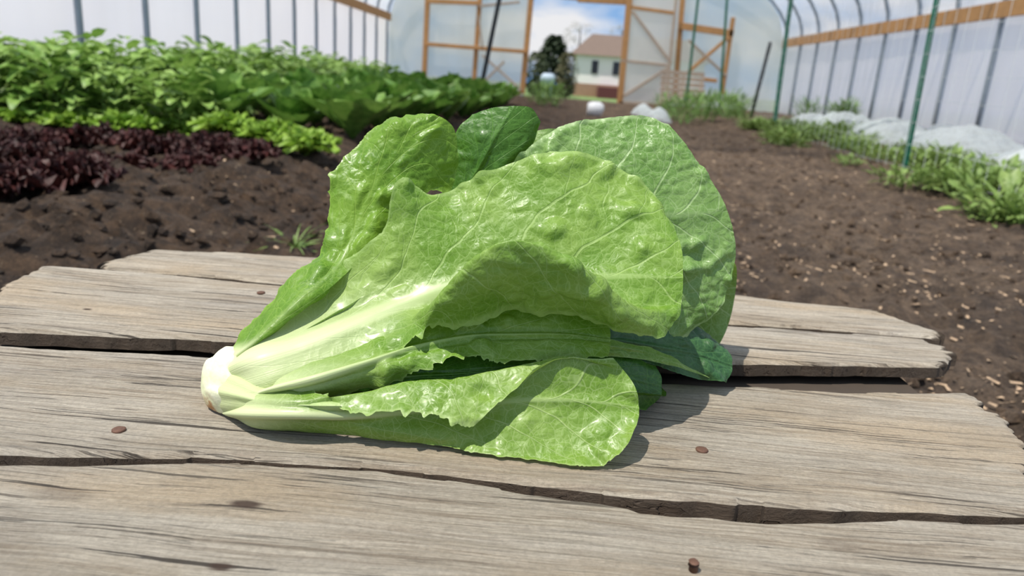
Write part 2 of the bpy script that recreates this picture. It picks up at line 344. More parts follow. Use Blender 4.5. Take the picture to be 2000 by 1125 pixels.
# ---------------- wooden pallet ----------------
def woodmat():
    m=M('weathered_wood'); o=m.obj()
    rnd=m.n('ObjectInfo').outputs['Random']
    off=m.n('CombineXYZ',{0:m.ma('MULTIPLY',rnd,5.),1:m.ma('MULTIPLY',rnd,3.),2:0.}).outputs[0]
    p=m.n('VectorMath',{0:o,1:off},operation='ADD').outputs[0]
    wn=m.n('TexNoise',{'Vector':m.mp(p,(5.,12.,4.)),'Scale':1.,'Detail':3.}).outputs[0]
    w=m.n('CombineXYZ',{0:0.,1:m.ma('MULTIPLY',m.ma('SUBTRACT',wn,.5),.016),2:0.}).outputs[0]
    q=m.n('VectorMath',{0:p,1:w},operation='ADD').outputs[0]
    g1=m.noise(m.mp(q,(11.,400.,60.)),1.,8,.8)
    g2=m.noise(m.mp(q,(40.,1900.,200.)),1.,4,.72)
    g3=m.noise(m.mp(q,(2.5,45.,20.)),1.,4,.6)
    pat=m.noise(m.mp(p,(9.,20.,9.)),1.,6,.65)
    pb=m.noise(m.mp(p,(3.,10.,4.)),1.,5,.6)
    fine=m.noise(p,420,3,.7)
    c=m.mix(m.ss(g1,.36,.62),(.33,.26,.185),(.69,.605,.475))
    c=m.mix(m.ss(g3,.38,.66,0.,.5),c,(.72,.655,.545))
    c=m.mix(m.ss(pat,.46,.68,0.,.5),c,(.44,.345,.235))
    c=m.mix(m.ss(pb,.50,.66,0.,.5),c,(.66,.495,.31))
    c=m.mix(m.ss(pb,.46,.34,0.,.35),c,(.50,.465,.42))
    msk=m.ss(m.noise(m.mp(p,(4.,30.,4.)),1.,3),.42,.6,.2,1.)
    c=m.mix(m.ma('MULTIPLY',m.ma('MULTIPLY',m.ss(g2,.36,.52,1.,0.),.55),msk),c,(.19,.145,.10))
    c=m.mix(m.ss(fine,.35,.6,.2,0.),c,(.16,.13,.095))
    ck=m.noise(m.mp(q,(3.6,150.,40.)),1.,5,.6)
    cr_=m.ss(ck,.350,.362,1.,0.)
    ck2=m.ma('MULTIPLY',m.ss(m.noise(m.mp(q,(12.,560.,90.)),1.,3,.55),.38,.40,1.,0.),msk)
    crk=m.ma('MAXIMUM',cr_,m.ma('MULTIPLY',ck2,.8))
    c=m.mix(m.ma('MULTIPLY',crk,.9),c,(.04,.028,.018))
    for kx,ky,kr in ((480,982,.0065),(430,1101,.0045),(170,602,.003),(120,960,.012),(1640,1060,.008)):
        kp=PZ(kx,ky,TZ)
        dv=m.n('VectorMath',{0:m.n('VectorMath',{0:o,1:tuple(kp)},operation='SUBTRACT').outputs[0],1:(.55,1.3,0)},operation='MULTIPLY').outputs[0]
        dl=m.ma('ADD',m.n('VectorMath',{0:dv},operation='LENGTH').outputs['Value'],m.ma('MULTIPLY',m.ma('SUBTRACT',g1,.5),.007))
        c=m.mix(m.ss(dl,kr*.35,kr*.9,.92 if kr<.007 else .3,0.),c,(.07,.035,.02))
    h=m.ma('ADD',m.ma('ADD',m.ma('MULTIPLY',g1,1.3),m.ma('MULTIPLY',g2,.6)),m.ma('MULTIPLY',crk,-1.8))
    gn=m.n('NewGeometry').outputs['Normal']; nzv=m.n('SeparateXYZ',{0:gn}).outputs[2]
    c=m.mix(m.ss(nzv,.1,.7,.92,0.),c,(.07,.043,.025))  # side faces painted dark to stand in for shade in the gaps
    return m.end(m.pr(Base_Color=c,Roughness=.88,Normal=m.bump(h,1.,.0022)).outputs[0])
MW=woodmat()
pal=empty('wooden_pallet',PZ(1000,800,0)); pal.location.z=0
top(pal,'weathered grey wooden pallet with rough split boards and rusty nails','pallet')
def board(back,front,left,right,seed,thick=.016,dz=0,nx=420,ny=50):
    bk=sorted([(PZ(*p,TZ+dz).x,PZ(*p,TZ+dz).y) for p in back]); fr=sorted([(PZ(*p,TZ+dz).x,PZ(*p,TZ+dz).y) for p in front])
    lx=[PZ(*p,TZ+dz).x for p in left]; rx=[PZ(*p,TZ+dz).x for p in right]
    tl=np.linspace(0,1,len(lx)); tr=np.linspace(0,1,len(rx))
    bx,by=zip(*bk); fx,fy=zip(*fr)
    V=[]
    for i in range(nx):
        s=i/(nx-1)
        for j in range(ny):
            t=j/(ny-1)
            xl=np.interp(t,tl,lx)+.006*noise.noise(Vector((t*9,seed,1)))+.008*noise.noise(Vector((t*34,seed,3))); xr=np.interp(t,tr,rx)+.006*noise.noise(Vector((t*9,seed,5)))+.008*noise.noise(Vector((t*34,seed,2)))
            x=xl+(xr-xl)*s
            def ed(k): return .0026*noise.noise(Vector((x*14,seed,k)))+.0015*noise.noise(Vector((x*60,seed,k)))+.0012*(1 if noise.noise(Vector((x*22,seed,k+2)))>.18 else 0)
            yb=np.interp(x,bx,by)+ed(0); yf=np.interp(x,fx,fy)+ed(7)
            y=yb+(yf-yb)*t
            z=TZ+dz+.0009*noise.noise(Vector((x*6,y*190,seed)))+.0012*noise.noise(Vector((x*5,y*20,seed)))-.001
            e=min(t,1-t)*abs(yb-yf); ee=min(s,1-s)*(xr-xl)
            ew=.003+.004*noise.noise(Vector((x*20,y*5,seed+4)))
            z-=.0028*(max(0,1-e/max(.001,ew)))**2+.003*(max(0,1-ee/.005))**2
            V.append((x,y,z))
    n=nx*ny
    V+= [(x,y,TZ+dz-thick+.0008*noise.noise(Vector((x*40,y*40,0)))) for x,y,z in V]
    F=[(i*ny+j,(i+1)*ny+j,(i+1)*ny+j+1,i*ny+j+1)[::-1] for i in range(nx-1) for j in range(ny-1)]
    F+=[tuple(n+k for k in f[::-1]) for f in F[:]]
    for i in range(nx-1):
        F.append((i*ny,n+i*ny,n+(i+1)*ny,(i+1)*ny)); k=ny-1
        F.append((i*ny+k,(i+1)*ny+k,n+(i+1)*ny+k,n+i*ny+k))
    for j in range(ny-1):
        F.append((j,j+1,n+j+1,n+j)); b=(nx-1)*ny
        F.append((b+j,n+b+j,n+b+j+1,b+j+1))
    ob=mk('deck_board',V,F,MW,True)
    m_=ob.modifiers.new('e','EDGE_SPLIT'); m_.split_angle=math.radians(50)
    par(ob,pal); return ob
board([(205,506),(300,484),(620,500),(1380,568),(1700,600),(1825,636)],[(200,518),(560,549),(1370,622),(1640,640),(1830,656)],[(300,484),(205,508),(200,518)],[(1700,600),(1800,622),(1822,650)],1)
board([(0,520),(90,516),(300,530),(560,556),(1370,628),(1600,646),(1830,662)],[(-20,640),(200,648),(480,660),(1000,688),(1420,704),(1700,706),(1860,710)],[(92,515),(40,538),(10,575),(-10,640)],[(1800,660),(1850,680),(1862,695),(1850,712)],2,thick=.013)
board([(-300,658),(0,669),(400,692),(1000,724),(1420,750),(1650,762),(1890,762)],[(-300,874),(0,877),(300,884),(500,890),(740,904),(1000,934),(1240,962),(1500,982),(2000,996),(2100,1000)],[(-150,650),(-200,700),(-180,880)],[(1885,760),(1930,790),(1990,850),(2030,940),(2060,1000)],3,thick=.013)
board([(-300,894),(0,905),(300,899),(500,900),(740,913),(900,935),(1000,952),(1225,982),(1250,992),(1500,1008),(1800,1013),(2000,1017),(2200,1022)],[(-300,1240),(1000,1290),(2400,1330)],[(-250,885),(-260,1000),(-280,1240)],[(2140,1015),(2200,1100),(2300,1330)],4)
MD=simple('dark_split_wood',(.15,.09,.05),.85,0,.5,90,.6,.003)
sp=board([(755,905),(900,919),(1100,943),(1240,960)],[(755,910),(900,929),(1100,953),(1240,974)],[(755,904),(752,910)],[(1238,960),(1250,975)],9,thick=.010,dz=-.004,nx=160,ny=8); sp.data.materials[0]=MD; sp.name='splinter'; sp['label']='dark split splinter along the board edge'
def box(x0,x1,y0,y1,z0,z1,bv=.003):
    V=[(x,y,z) for x in(x0,x1) for y in(y0,y1) for z in(z0,z1)]
    F=[(0,1,3,2),(4,6,7,5),(0,4,5,1),(2,3,7,6),(0,2,6,4),(1,5,7,3)]
    return V,F
MSt=simple('stringer_wood',(.05,.036,.025),.9,0,.35,30,.5,.004)
for x in (-.33,.0,.25):
    V,F=box(x-.02,x+.02,.20,.66,.10,TZ-.040); s_=mk('stringer',V,F,MSt,False); b=s_.modifiers.new('b','BEVEL'); b.width=.004; par(s_,pal)
    for y in (.24,.46,.62):
        V,F=box(x-.035,x+.035,y-.035,y+.035,-.05,.10); s_=mk('foot_block',V,F,MSt,False); b=s_.modifiers.new('b','BEVEL'); b.width=.004; par(s_,pal)
for (x0,x1,y0,y1) in ((-.52,.31,.46,.62),(-.45,.42,.27,.40)):
    V,F=box(x0,x1,y0,y1,TZ-.040,TZ-.020); s_=mk('gap_shade_board',V,F,MSt,False); b=s_.modifiers.new('b','BEVEL'); b.width=.003; par(s_,pal)  # dark boards added under the deck so its gaps read as shade
MN=simple('rusty_iron',(.12,.06,.038),.7,.3,.5,300,.5,.001)
for (nx_,ny_,h,tl) in ((232,839,.0006,0),(1371,878,.0006,0),(510,571,.0006,0),(1355,1110,.0036,-.1)):
    p=PZ(nx_,ny_,TZ); r=.0036 if h<.003 else .0024; k=.6 if h<.003 else .85
    path=[p+Vector((0,0,-.008)),p+Vector((tl*h*.5,0,h-.0022)),p+Vector((tl*h,0,h-.0018)),p+Vector((tl*h,0,h-.0003)),p+Vector((tl*h,0,h))]
    V,F=tube(path,[r*k,r*k,r,r,r*.75],18); nl=mk('nail',[v+Vector((1,1,1))*.0003*noise.noise(v*800) for v in V],F,MN); nl['label']='rusty nail head'; par(nl,pal)
# ---------------- ground ----------------
def gh(x,y):
    b=sstep(np.array(-x),.75,1.15)*sstep(np.array(y),1.1,1.6)*.07+sstep(np.array(x),2.1,2.5)*.03
    k=.8+.75*float(sstep(np.array(-x),-.4,.6))
    z=float(b)+.03*noise.noise(Vector((x*1.3,y*1.3,0)))+k*(.022*noise.noise(Vector((x*5,y*5,1)))+.024*noise.noise(Vector((x*14,y*14,2)))+.020*noise.noise(Vector((x*34,y*34,4))))
    return z-.01
def soilmat():
    m=M('garden_soil'); o=m.obj(); X=m.n('SeparateXYZ',{0:o}).outputs[0]
    a=m.noise(o,2.2,6,.65); b=m.noise(o,17,9,.78); c3=m.noise(o,110,6,.78)
    c=m.mix(m.ss(b,.36,.66),(.040,.022,.011),(.19,.112,.060))
    path=m.ma('MULTIPLY',m.ss(X,.1,.9),m.ss(a,.36,.56,.3,.95))
    c=m.mix(path,c,m.mix(m.ss(b,.36,.62),(.105,.062,.034),(.35,.235,.145)))
    c=m.mix(m.ss(c3,.35,.62,.5,0.),c,(.034,.021,.012))
    c=m.mix(m.ss(a,.55,.75,0.,.45),c,(.25,.16,.095))
    for s_,th,cc in ((42.,.82,(.46,.34,.22)),(110.,.70,(.40,.29,.18))):
        fl=m.n('TexVoronoi',{'Vector':m.n('VectorMath',{0:m.mp(o,(1.,.6,1.)),1:m.n('VectorMath',{0:m.n('TexNoise',{'Vector':o,'Scale':50.}).outputs[1],3:.04},operation='SCALE').outputs[0]},operation='ADD').outputs[0],'Scale':s_})
        fm=m.ma('MULTIPLY',m.ss(fl.outputs['Distance'],.12,.26,1.,0.),m.ma('GREATER_THAN',m.n('SeparateColor',{0:fl.outputs['Color']}).outputs[0],th))
        c=m.mix(m.ma('MULTIPLY',fm,.6),c,cc)
    h=m.ma('ADD',m.ma('MULTIPLY',b,1.),m.ma('MULTIPLY',c3,.55))
    return m.end(m.pr(Base_Color=c,Roughness=.95,Normal=m.bump(h,1.,.045)).outputs[0])
MS=soilmat()
nx,ny=320,420
xs=[]
for i in range(nx):
    t=i/(nx-1)*2-1; xs.append(.6+4.95*(.45*t+.55*t**3))
ys=[ -.6+19.3*(j/(ny-1))**2.0 for j in range(ny)]
V=[(x,y,gh(x,y)) for x in xs for y in ys]
F=[(i*ny+j,(i+1)*ny+j,(i+1)*ny+j+1,i*ny+j+1) for i in range(nx-1) for j in range(ny-1)]
struct(mk('floor',V,F,MS),'bare brown tilled soil floor with straw bits','soil')
def ico(V,F,c,r,rg):
    b=len(V); ph=(1+5**.5)/2
    P=[(-1,ph,0),(1,ph,0),(-1,-ph,0),(1,-ph,0),(0,-1,ph),(0,1,ph),(0,-1,-ph),(0,1,-ph),(ph,0,-1),(ph,0,1),(-ph,0,-1),(-ph,0,1)]
    sx,sy,sz=[rg.uniform(.6,1.3) for _ in range(3)]
    for p in P:
        k=r*.53*rg.uniform(.6,1.3); V.append((c[0]+p[0]*k*sx,c[1]+p[1]*k*sy,c[2]+p[2]*k*sz*.75))
    for f in [(0,11,5),(0,5,1),(0,1,7),(0,7,10),(0,10,11),(1,5,9),(5,11,4),(11,10,2),(10,7,6),(7,1,8),(3,9,4),(3,4,2),(3,2,6),(3,6,8),(3,8,9),(4,9,5),(2,4,11),(6,2,10),(8,6,7),(9,8,1)]: F.append(tuple(b+k for k in f))
V=[];F=[]
for k in range(24000):
    y=.5+7.5*R_.random()**1.9; x=R_.uniform(-.75,.85)*y*1.1
    if (y<.95 and abs(x)<.75) or x<-3.8 or x>5: continue
    if noise.noise(Vector((x*3,y*3,9)))<R_.uniform(-.5,.35): continue
    r=(.002+.015*R_.random()**5)*(1+.1*y)
    if x<-.2: r*=1.3
    ico(V,F,(x,y,gh(x,y)+r*.15),r,R_)
top(mk('soil_clods',V,F,MS,False),'loose crumbly brown soil clods on the ground','soil',kind='stuff')
V=[];F=[]
for k in range(11000):
    y=.8+7*R_.random()**1.6; x=R_.uniform(-.5,.85)*y
    if (y<.95 and abs(x)<.75) or x>5 or x<-3.8: continue
    if x<0 and R_.random()<.6: continue
    if noise.noise(Vector((x*2.3,y*2.3,3)))<R_.uniform(-.4,.3): continue
    L=(.003+.022*R_.random()**2.5)*(1+.12*y); a=R_.uniform(0,6.3); w=R_.uniform(.001,.0035)*(1+.12*y); z=gh(x,y)+.003
    dx,dy=math.cos(a)*L,math.sin(a)*L; b=len(V)
    V+=[(x-dy*w/L,y+dx*w/L,z),(x+dy*w/L,y-dx*w/L,z+.002),(x+dx+dy*w/L,y+dy-dx*w/L,z+R_.uniform(0,.006)),(x+dx-dy*w/L,y+dy+dx*w/L,z+.002)]; F.append((b,b+1,b+2,b+3))
top(mk('straw_bits',V,F,simple('dry_straw',(.36,.25,.155),.8,0,.75,30),False),'scattered dry straw and wood chips on soil','straw',kind='stuff')
MG=simple('lawn_grass',(.13,.20,.055),.9,0,.5,2.,.5,.05)
def gz(y): return 0 if y<19 else -.6*min(1,(y-19)/20)
V=[];F=[]
for j,y in enumerate([18.7,22,30,39,60,140]):
    for i in range(9): V.append((-100+25*i,y,gz(y)-.02))
for j in range(5):
    for i in range(8): F.append((j*9+i,j*9+i+1,(j+1)*9+i+1,(j+1)*9+i))
struct(mk('ground',V,F,MG),'green lawn outside the greenhouse','lawn')
# ---------------- greenhouse ----------------
YE=18.6; XL=-4.1; XR=5.3; XC=.6; RZ=1.6; RB=2.05
def film(name,tr,col,dif=.38):
    m=M(name); o=m.obj(); nz=m.noise(m.mp(o,(2.,2.,.5)),1.2,4)
    c=m.mix(nz,[x*.85 for x in col],col)
    d1=m.n('BsdfDiffuse',{0:c}); t1=m.n('BsdfTranslucent',{0:c}); a=m.n('MixShader',{0:1-dif,1:d1.outputs[0],2:t1.outputs[0]})
    g=m.n('BsdfGlossy',{0:(1,1,1,1),1:.25}); a2=m.n('MixShader',{0:.05,1:a.outputs[0],2:g.outputs[0]})
    tt=m.n('BsdfTransparent',{0:(1,1,1,1)}); f=m.ma('MULTIPLY',m.ss(nz,.2,.8,.7,1.3),tr)
    return m.end(m.n('MixShader',{0:f,1:a2.outputs[0],2:tt.outputs[0]}).outputs[0])
FW=film('wall_film',.05,(.98,.91,.87),.3); FR=film('roof_film',.52,(.97,.94,.93)); FE=film('end_film',.22,(.96,.91,.89))
def arc(n=28):
    return [(XC+4.7*math.cos(math.pi*(1-k/n)),RZ+RB*math.sin(math.pi*k/n)) for k in range(n+1)]
def sheetgrid(P,Q,nm,mat,n=60,wav=.02):
    V=[];F=[]
    for i in range(n+1):
        for j in range(9):
            t=i/n;s=j/8; a=Vector(P[0]).lerp(Vector(P[1]),t); b=Vector(Q[0]).lerp(Vector(Q[1]),t); p=a.lerp(b,s)
            p.x+=wav*noise.noise(Vector((p.y*2.5,p.z*1.2,P[0][0])))*math.sin(math.pi*s); V.append(p)
    for i in range(n):
        for j in range(8): F.append((i*9+j,i*9+j+1,(i+1)*9+j+1,(i+1)*9+j))
    return mk(nm,V,F,mat)
struct(sheetgrid([(XL-.05,3.5,0),(XL-.05,YE,0)],[(XL-.05,3.5,RZ),(XL-.05,YE,RZ)],'wall_left',FW),'cloudy white plastic film side wall','wall')
struct(sheetgrid([(XR+.05,3.5,0),(XR+.05,YE,0)],[(XR+.05,3.5,RZ),(XR+.05,YE,RZ)],'wall_right',FW),'cloudy white plastic film side wall','wall')
A=arc(); V=[];F=[]
for j in range(16):
    y=5+(YE-5)*j/15
    for x,z in A: V.append((XC+(x-XC)*1.012,y,RZ+(z-RZ)*1.02))
for j in range(15):
    for k in range(28): F.append((j*29+k,j*29+k+1,(j+1)*29+k+1,(j+1)*29+k))
struct(mk('ceiling',V,F,FR),'arched translucent plastic film roof','roof')
MM=simple('galvanised_steel',(.30,.35,.40),.45,.5,.2,15,.05,.001)
y=YE-.12; first=None
while y>5.2:
    path=[(XL,y,-.05),(XL,y,.6),(XL,y,1.2)]+[(x,y,z) for x,z in A]+[(XR,y,1.2),(XR,y,.6),(XR,y,-.05)]
    if first is None:
        V,F=tube(path,[.032]*len(path),8); V=[v-Vector((0,y,0)) for v in V]; first=mk('roof_hoop',V,F,MM); ob=first
    else:
        ob=first.copy(); COL.objects.link(ob)
    ob.location=(0,y,0); top(ob,'curved galvanised steel greenhouse hoop standing in soil','greenhouse hoop','steel hoops carrying the roof'); y-=1.09
def lumber(name,col):
    m=M(name); o=m.obj(); g=m.noise(m.mp(o,(12,12,12)),1.,4); c=m.mix(g,[x*.7 for x in col],[min(1,x*1.25) for x in col])
    return m.end(m.pr(Base_Color=c,Roughness=.7,Normal=m.bump(g,.3,.005)).outputs[0])
MO=lumber('orange_lumber',(.47,.25,.095)); MB2=lumber('pale_lumber',(.45,.36,.28))
TN=[0]
def beam(a,b,w,d,mat,nm=None):
    a=Vector(a);b=Vector(b); t=(b-a).normalized(); s=t.cross(Vector((0,1,0)))
    if s.length<.2: s=t.cross(Vector((0,0,1)))
    s.normalize(); u=s.cross(t).normalized(); V=[]
    for p in (a,b):
        for i,j in ((-1,-1),(1,-1),(1,1),(-1,1)): V.append(p+s*i*w/2+u*j*d/2)
    F=[(0,1,2,3)[::-1],(4,5,6,7),(0,1,5,4),(1,2,6,5),(2,3,7,6),(3,0,4,7)]
    if nm is None: TN[0]+=1
    ob=mk(nm or 'trim_%d'%TN[0],V,F,mat,False); bb=ob.modifiers.new('b','BEVEL'); bb.width=min(w,d)*.08
    return ob
beamS=lambda a,b,w,d,mat,l:struct(beam(a,b,w,d,mat),l,'wooden beam')
beamS((XL+.06,3.6,RZ),(XL+.06,YE-.05,RZ),.04,.17,MO,'orange wooden hip board along side wall')
beamS((XR-.06,3.6,RZ),(XR-.06,YE-.05,RZ),.04,.19,MO,'orange wooden hip board along side wall')
def eb(x0,y0,x1,y1,wpx,mat=MO,dy=0.,l='orange timber framing of the end wall',ext=0):
    a=PY(x0,y0,YE-dy); b=PY(x1,y1,YE-dy)
    if ext: a=a+(a-b).normalized()*ext
    return beamS(a,b,wpx/1444*YE,.09,mat,l)
eb(835,0,828,163,9,ext=1.2); eb(937,0,925,170,8,ext=1.5); eb(1037,0,1020,183,10,ext=1.7)
eb(832,86,1027,101,7,dy=.1); eb(836,2,936,6,8,dy=.1); eb(768,157,1018,181,7,dy=.1)
eb(936,12,1015,4,4,MB2,.12); eb(942,92,935,30,3,MB2,.12); eb(942,108,1018,176,4,MB2,.12); eb(985,120,940,165,4,MB2,.12)
eb(1128,-2,1235,4,11,dy=.1); eb(1040,-12,1130,-4,8,dy=.1)
eb(1333,0,1318,190,9,ext=1.5); eb(1326,50,1432,66,12,dy=.1,l='thick orange header beam'); eb(1432,34,1410,185,7,dy=.1)
eb(1345,140,1424,72,6,dy=.12); eb(1345,78,1420,150,4,MB2,.12); eb(1375,155,1400,158,7,dy=.3)
door=struct(empty('door_1',PY(1265,205,YE-.25)),'open plastic-covered timber door with diagonal braces','door'); door.location.z=0
def dp(n,x0,y0,x1,y1,w,mt): par(beam(PY(x0,y0,YE-.25),PY(x1,y1,YE-.25),w/1444*YE,.05,mt,n),door)
dp('door_frame',1231,-20,1210,205,11,MO); dp('door_frame',1322,-10,1300,205,5,MB2); dp('door_frame',1232,14,1320,26,6,MO); dp('door_frame',1212,118,1310,128,5,MB2)
dp('door_brace',1235,22,1312,125,5,MB2); dp('door_brace',1215,190,1306,132,5,MB2); dp('door_frame',1211,200,1300,206,6,MB2)
V=[PY(1231,-20,YE-.22),PY(1322,-10,YE-.22),PY(1300,205,YE-.22),PY(1210,205,YE-.22)]
par(mk('door_film',V,[(0,1,2,3)],FE,False),door)
xa=PY(1028,100,YE).x; xb=PY(1222,100,YE).x; hz=2.62
def ez(x): return RZ+RB*math.sqrt(max(0,1-((x-XC)/4.7)**2))
V=[];F=[]
def strip(x0,x1,n,zb):
    b=len(V)
    for i in range(n+1):
        x=x0+(x1-x0)*i/n; V.extend([(x,YE+.06,zb),(x,YE+.06,ez(x))])
    for i in range(n): F.append((b+2*i,b+2*i+2,b+2*i+3,b+2*i+1))
strip(XL,xa,18,0); strip(xa,xb,10,hz); strip(xb,XR,18,0)
struct(mk('wall_back',V,F,FE,False),'translucent plastic end wall with open doorway','wall')
# ---------------- posts ----------------
MGp=simple('green_paint',(.012,.15,.08),.45,0,.25,30,.1,.001); MBk=simple('black_paint',(.02,.022,.025),.5,0,.25,30,.1,.001)
def tpost(bx,by,tx,ty,w,mat,lab,ext=.5,y=None):
    b=PZ(bx,by,0) if y is None else PY(bx,by,y); t=PY(tx,ty,b.y); t=t+(t-b).normalized()*ext; b=b-(t-b).normalized()*.08
    ax=(t-b).normalized(); s=Vector((1,0,0)); s=(s-ax*s.dot(ax)).normalized(); u=ax.cross(s)
    prof=[(-w,-.1*w),(w,-.1*w),(w,.25*w),(.15*w,.3*w),(.15*w,1.2*w),(-.15*w,1.2*w),(-.15*w,.3*w),(-w,.25*w)]
    V=[]
    for p in (b,t):
        for q in prof: V.append(p+s*q[0]+u*q[1])
    n=len(prof); F=[(k,(k+1)%n,n+(k+1)%n,n+k) for k in range(n)]+[tuple(range(n))[::-1],tuple(range(n,2*n))]
    L=(t-b).length
    k=.15
    while k<L-.03:
        c=b+ax*k; bb=len(V)
        for z in (-.008,.008):
            for i,j in ((-.35,-.5),(.35,-.5),(.35,-.1),(-.35,-.1)): V.append(c+ax*z+s*i*w+u*j*w)
        F+=[tuple(bb+q for q in f) for f in ((3,2,1,0),(4,5,6,7),(0,1,5,4),(1,2,6,5),(2,3,7,6),(3,0,4,7))]; k+=.055
    return top(mk('fence_post',V,F,mat,False),lab,'fence post')
tpost(1765,338,1830,0,.018,MGp,'green metal studded fence post standing in weeds'); tpost(1510,262,1545,0,.024,MGp,'green metal fence post beside trellis netting')
tpost(930,218,975,0,.026,MBk,'black leaning metal fence post beside lettuce row'); tpost(1466,232,1505,82,.03,MBk,'black leaning metal fence post',0)
tpost(1340,200,1362,10,.022,MGp,'green metal fence post near end wall',y=14); tpost(1405,212,1420,0,.022,MGp,'green metal fence post near end wall',y=14)
V=[];F=[]
def wire(a,b,r=.0013):
    v,f=tube([a,b],[r,r],3,False); bb=len(V); V.extend(v); F.extend([tuple(bb+k for k in q) for q in f])
xn=lambda y: 2.3+.055*(y-4.9)
for k in range(13): z=.05+k*.14; [wire(Vector((xn(yy),yy,z+.01*math.sin(yy*3))),Vector((xn(yy+1),yy+1,z+.01*math.sin(yy*3+3)))) for yy in (2.9,3.9,4.9,5.9,6.9,7.9,8.9)]
yy=2.9
while yy<9.9: wire(Vector((xn(yy),yy,.03)),Vector((xn(yy),yy,1.75))); yy+=.15
top(mk('trellis_netting',V,F,simple('white_net',(.6,.63,.63),.6),False),'thin white square trellis netting strung between green posts','netting')
# ---------------- plants ----------------
def pmat(name,c1,c2,tr=.25,rough=.45,sc_=25):
    m=M(name); o=m.obj(); r=m.n('ObjectInfo').outputs['Random']; nz=m.noise(o,sc_,3)
    f=m.ma('ADD',m.ma('MULTIPLY',m.ss(nz,.3,.7),.6),m.ma('MULTIPLY',r,.4))
    c=m.mix(f,c1,c2); p=m.pr(Base_Color=c,Roughness=rough,Normal=m.bump(m.noise(o,90,2),.5,.004)); p.inputs['Specular IOR Level'].default_value=.3; t=m.n('BsdfTranslucent',{0:c})
    return m.end(m.n('MixShader',{0:tr,1:p.outputs[0],2:t.outputs[0]}).outputs[0])
def lg(V,F,base,az,L,Wd,e0,curl,ruf,rg,nu=5,nv=4,cup=.35,stem=0.,pw=.8):
    b0=len(V); p=Vector(base); ph=rg.uniform(0,6)
    side=Vector((-math.sin(az),math.cos(az),0))
    if stem>0:
        d=Vector((math.cos(az)*math.cos(e0),math.sin(az)*math.cos(e0),math.sin(e0))); q=p+d*stem; V.extend([p-side*.004,p+side*.004,q+side*.003,q-side*.003]); F.append((b0,b0+1,b0+2,b0+3)); b0+=4; p=q
    for i in range(nu+1):
        t=i/nu; e=e0-curl*t; d=Vector((math.cos(az)*math.cos(e),math.sin(az)*math.cos(e),math.sin(e)))
        if i: p=p+d*(L/nu)
        up=side.cross(d)*-1
        if up.z<0: up=-up
        w=Wd*max(.04,math.sin(math.pi*min(.96,(.05+.93*t)**pw)))
        for j in range(nv+1):
            s=j/nv*2-1
            V.append(p+side*s*w+up*(cup*w*s*s+ruf*math.sin(j*2.1+i*1.9+ph)*abs(s))+d*ruf*.5*math.sin(j*3+ph))
    for i in range(nu):
        for j in range(nv): k=b0+i*(nv+1)+j; F.append((k,k+1,k+nv+2,k+nv+1))
def plant(kind,seed):
    rg=random.Random(seed); V=[];F=[]
    if kind=='romaine':
        for k in range(15):
            f=k/15; lg(V,F,(0,0,.01),k*2.4+rg.uniform(-.3,.3),.34-.06*f+rg.uniform(-.05,.04),.085+rg.uniform(0,.03),.85+.6*f+rg.uniform(-.1,.1),.45-.3*f,.010,rg,7,6,.4,pw=1.7)
    elif kind=='bright':
        for k in range(40):
            f=k/40; lg(V,F,(0,0,.01),k*2.4+rg.uniform(-.2,.2),.19-.08*f+rg.uniform(-.02,.02),.05,.45+.9*f,.5,.018,rg,7,9,.3,pw=1.3)
    elif kind=='red':
        for k in range(50):
            f=k/50; a=k*2.4+rg.uniform(-.3,.3); r=.03*rg.random()
            lg(V,F,(r*math.cos(a),r*math.sin(a),.005),a,.155-.06*f+rg.uniform(-.03,.02),.034,.35+1.05*f,.4,.022,rg,8,9,.25,pw=1.5)
    elif kind=='bush':
        for k in range(120):
            a=rg.uniform(0,6.3); r=.26*rg.random()**.6; z=.06+rg.random()*.44*(1-(r/.34)**2)
            lg(V,F,(r*.6*math.cos(a),r*.6*math.sin(a),z*.8),a+rg.uniform(-.8,.8),rg.uniform(.07,.15),rg.uniform(.028,.058),rg.uniform(.1,.9),rg.uniform(.3,1.2),.006,rg,4,3,.3,stem=rg.uniform(.02,.09))
    elif kind=='weed':
        for k in range(80):
            a=rg.uniform(0,6.3); r=.12*rg.random()**.7
            lg(V,F,(r*math.cos(a),r*math.sin(a),rg.random()*.06),a+rg.uniform(-1,1),rg.uniform(.03,.08),rg.uniform(.006,.016),rg.uniform(.2,1.3),rg.uniform(.2,1.),.004,rg,3,2,.3,stem=rg.uniform(.01,.05))
    elif kind=='tall':
        for k in range(130):
            a=rg.uniform(0,6.3); r=.2*rg.random()**.6
            lg(V,F,(r*math.cos(a),r*math.sin(a),rg.random()*.35),a+rg.uniform(-1,1),rg.uniform(.12,.2),rg.uniform(.006,.013),rg.uniform(.8,1.4),rg.uniform(.2,.9),.004,rg,4,2,.3)
    return V,F
PM={'romaine':pmat('crop_romaine',(.05,.155,.016),(.20,.34,.065)),'bright':pmat('crop_bright',(.16,.31,.025),(.29,.44,.06)),
 'red':pmat('crop_red',(.026,.011,.009),(.080,.020,.018),.1,.55),'bush':pmat('crop_bush',(.10,.23,.03),(.33,.47,.12)),
 'weed':pmat('crop_weed',(.13,.22,.05),(.28,.38,.11)),'tall':pmat('crop_tall',(.14,.27,.06),(.26,.39,.12))}
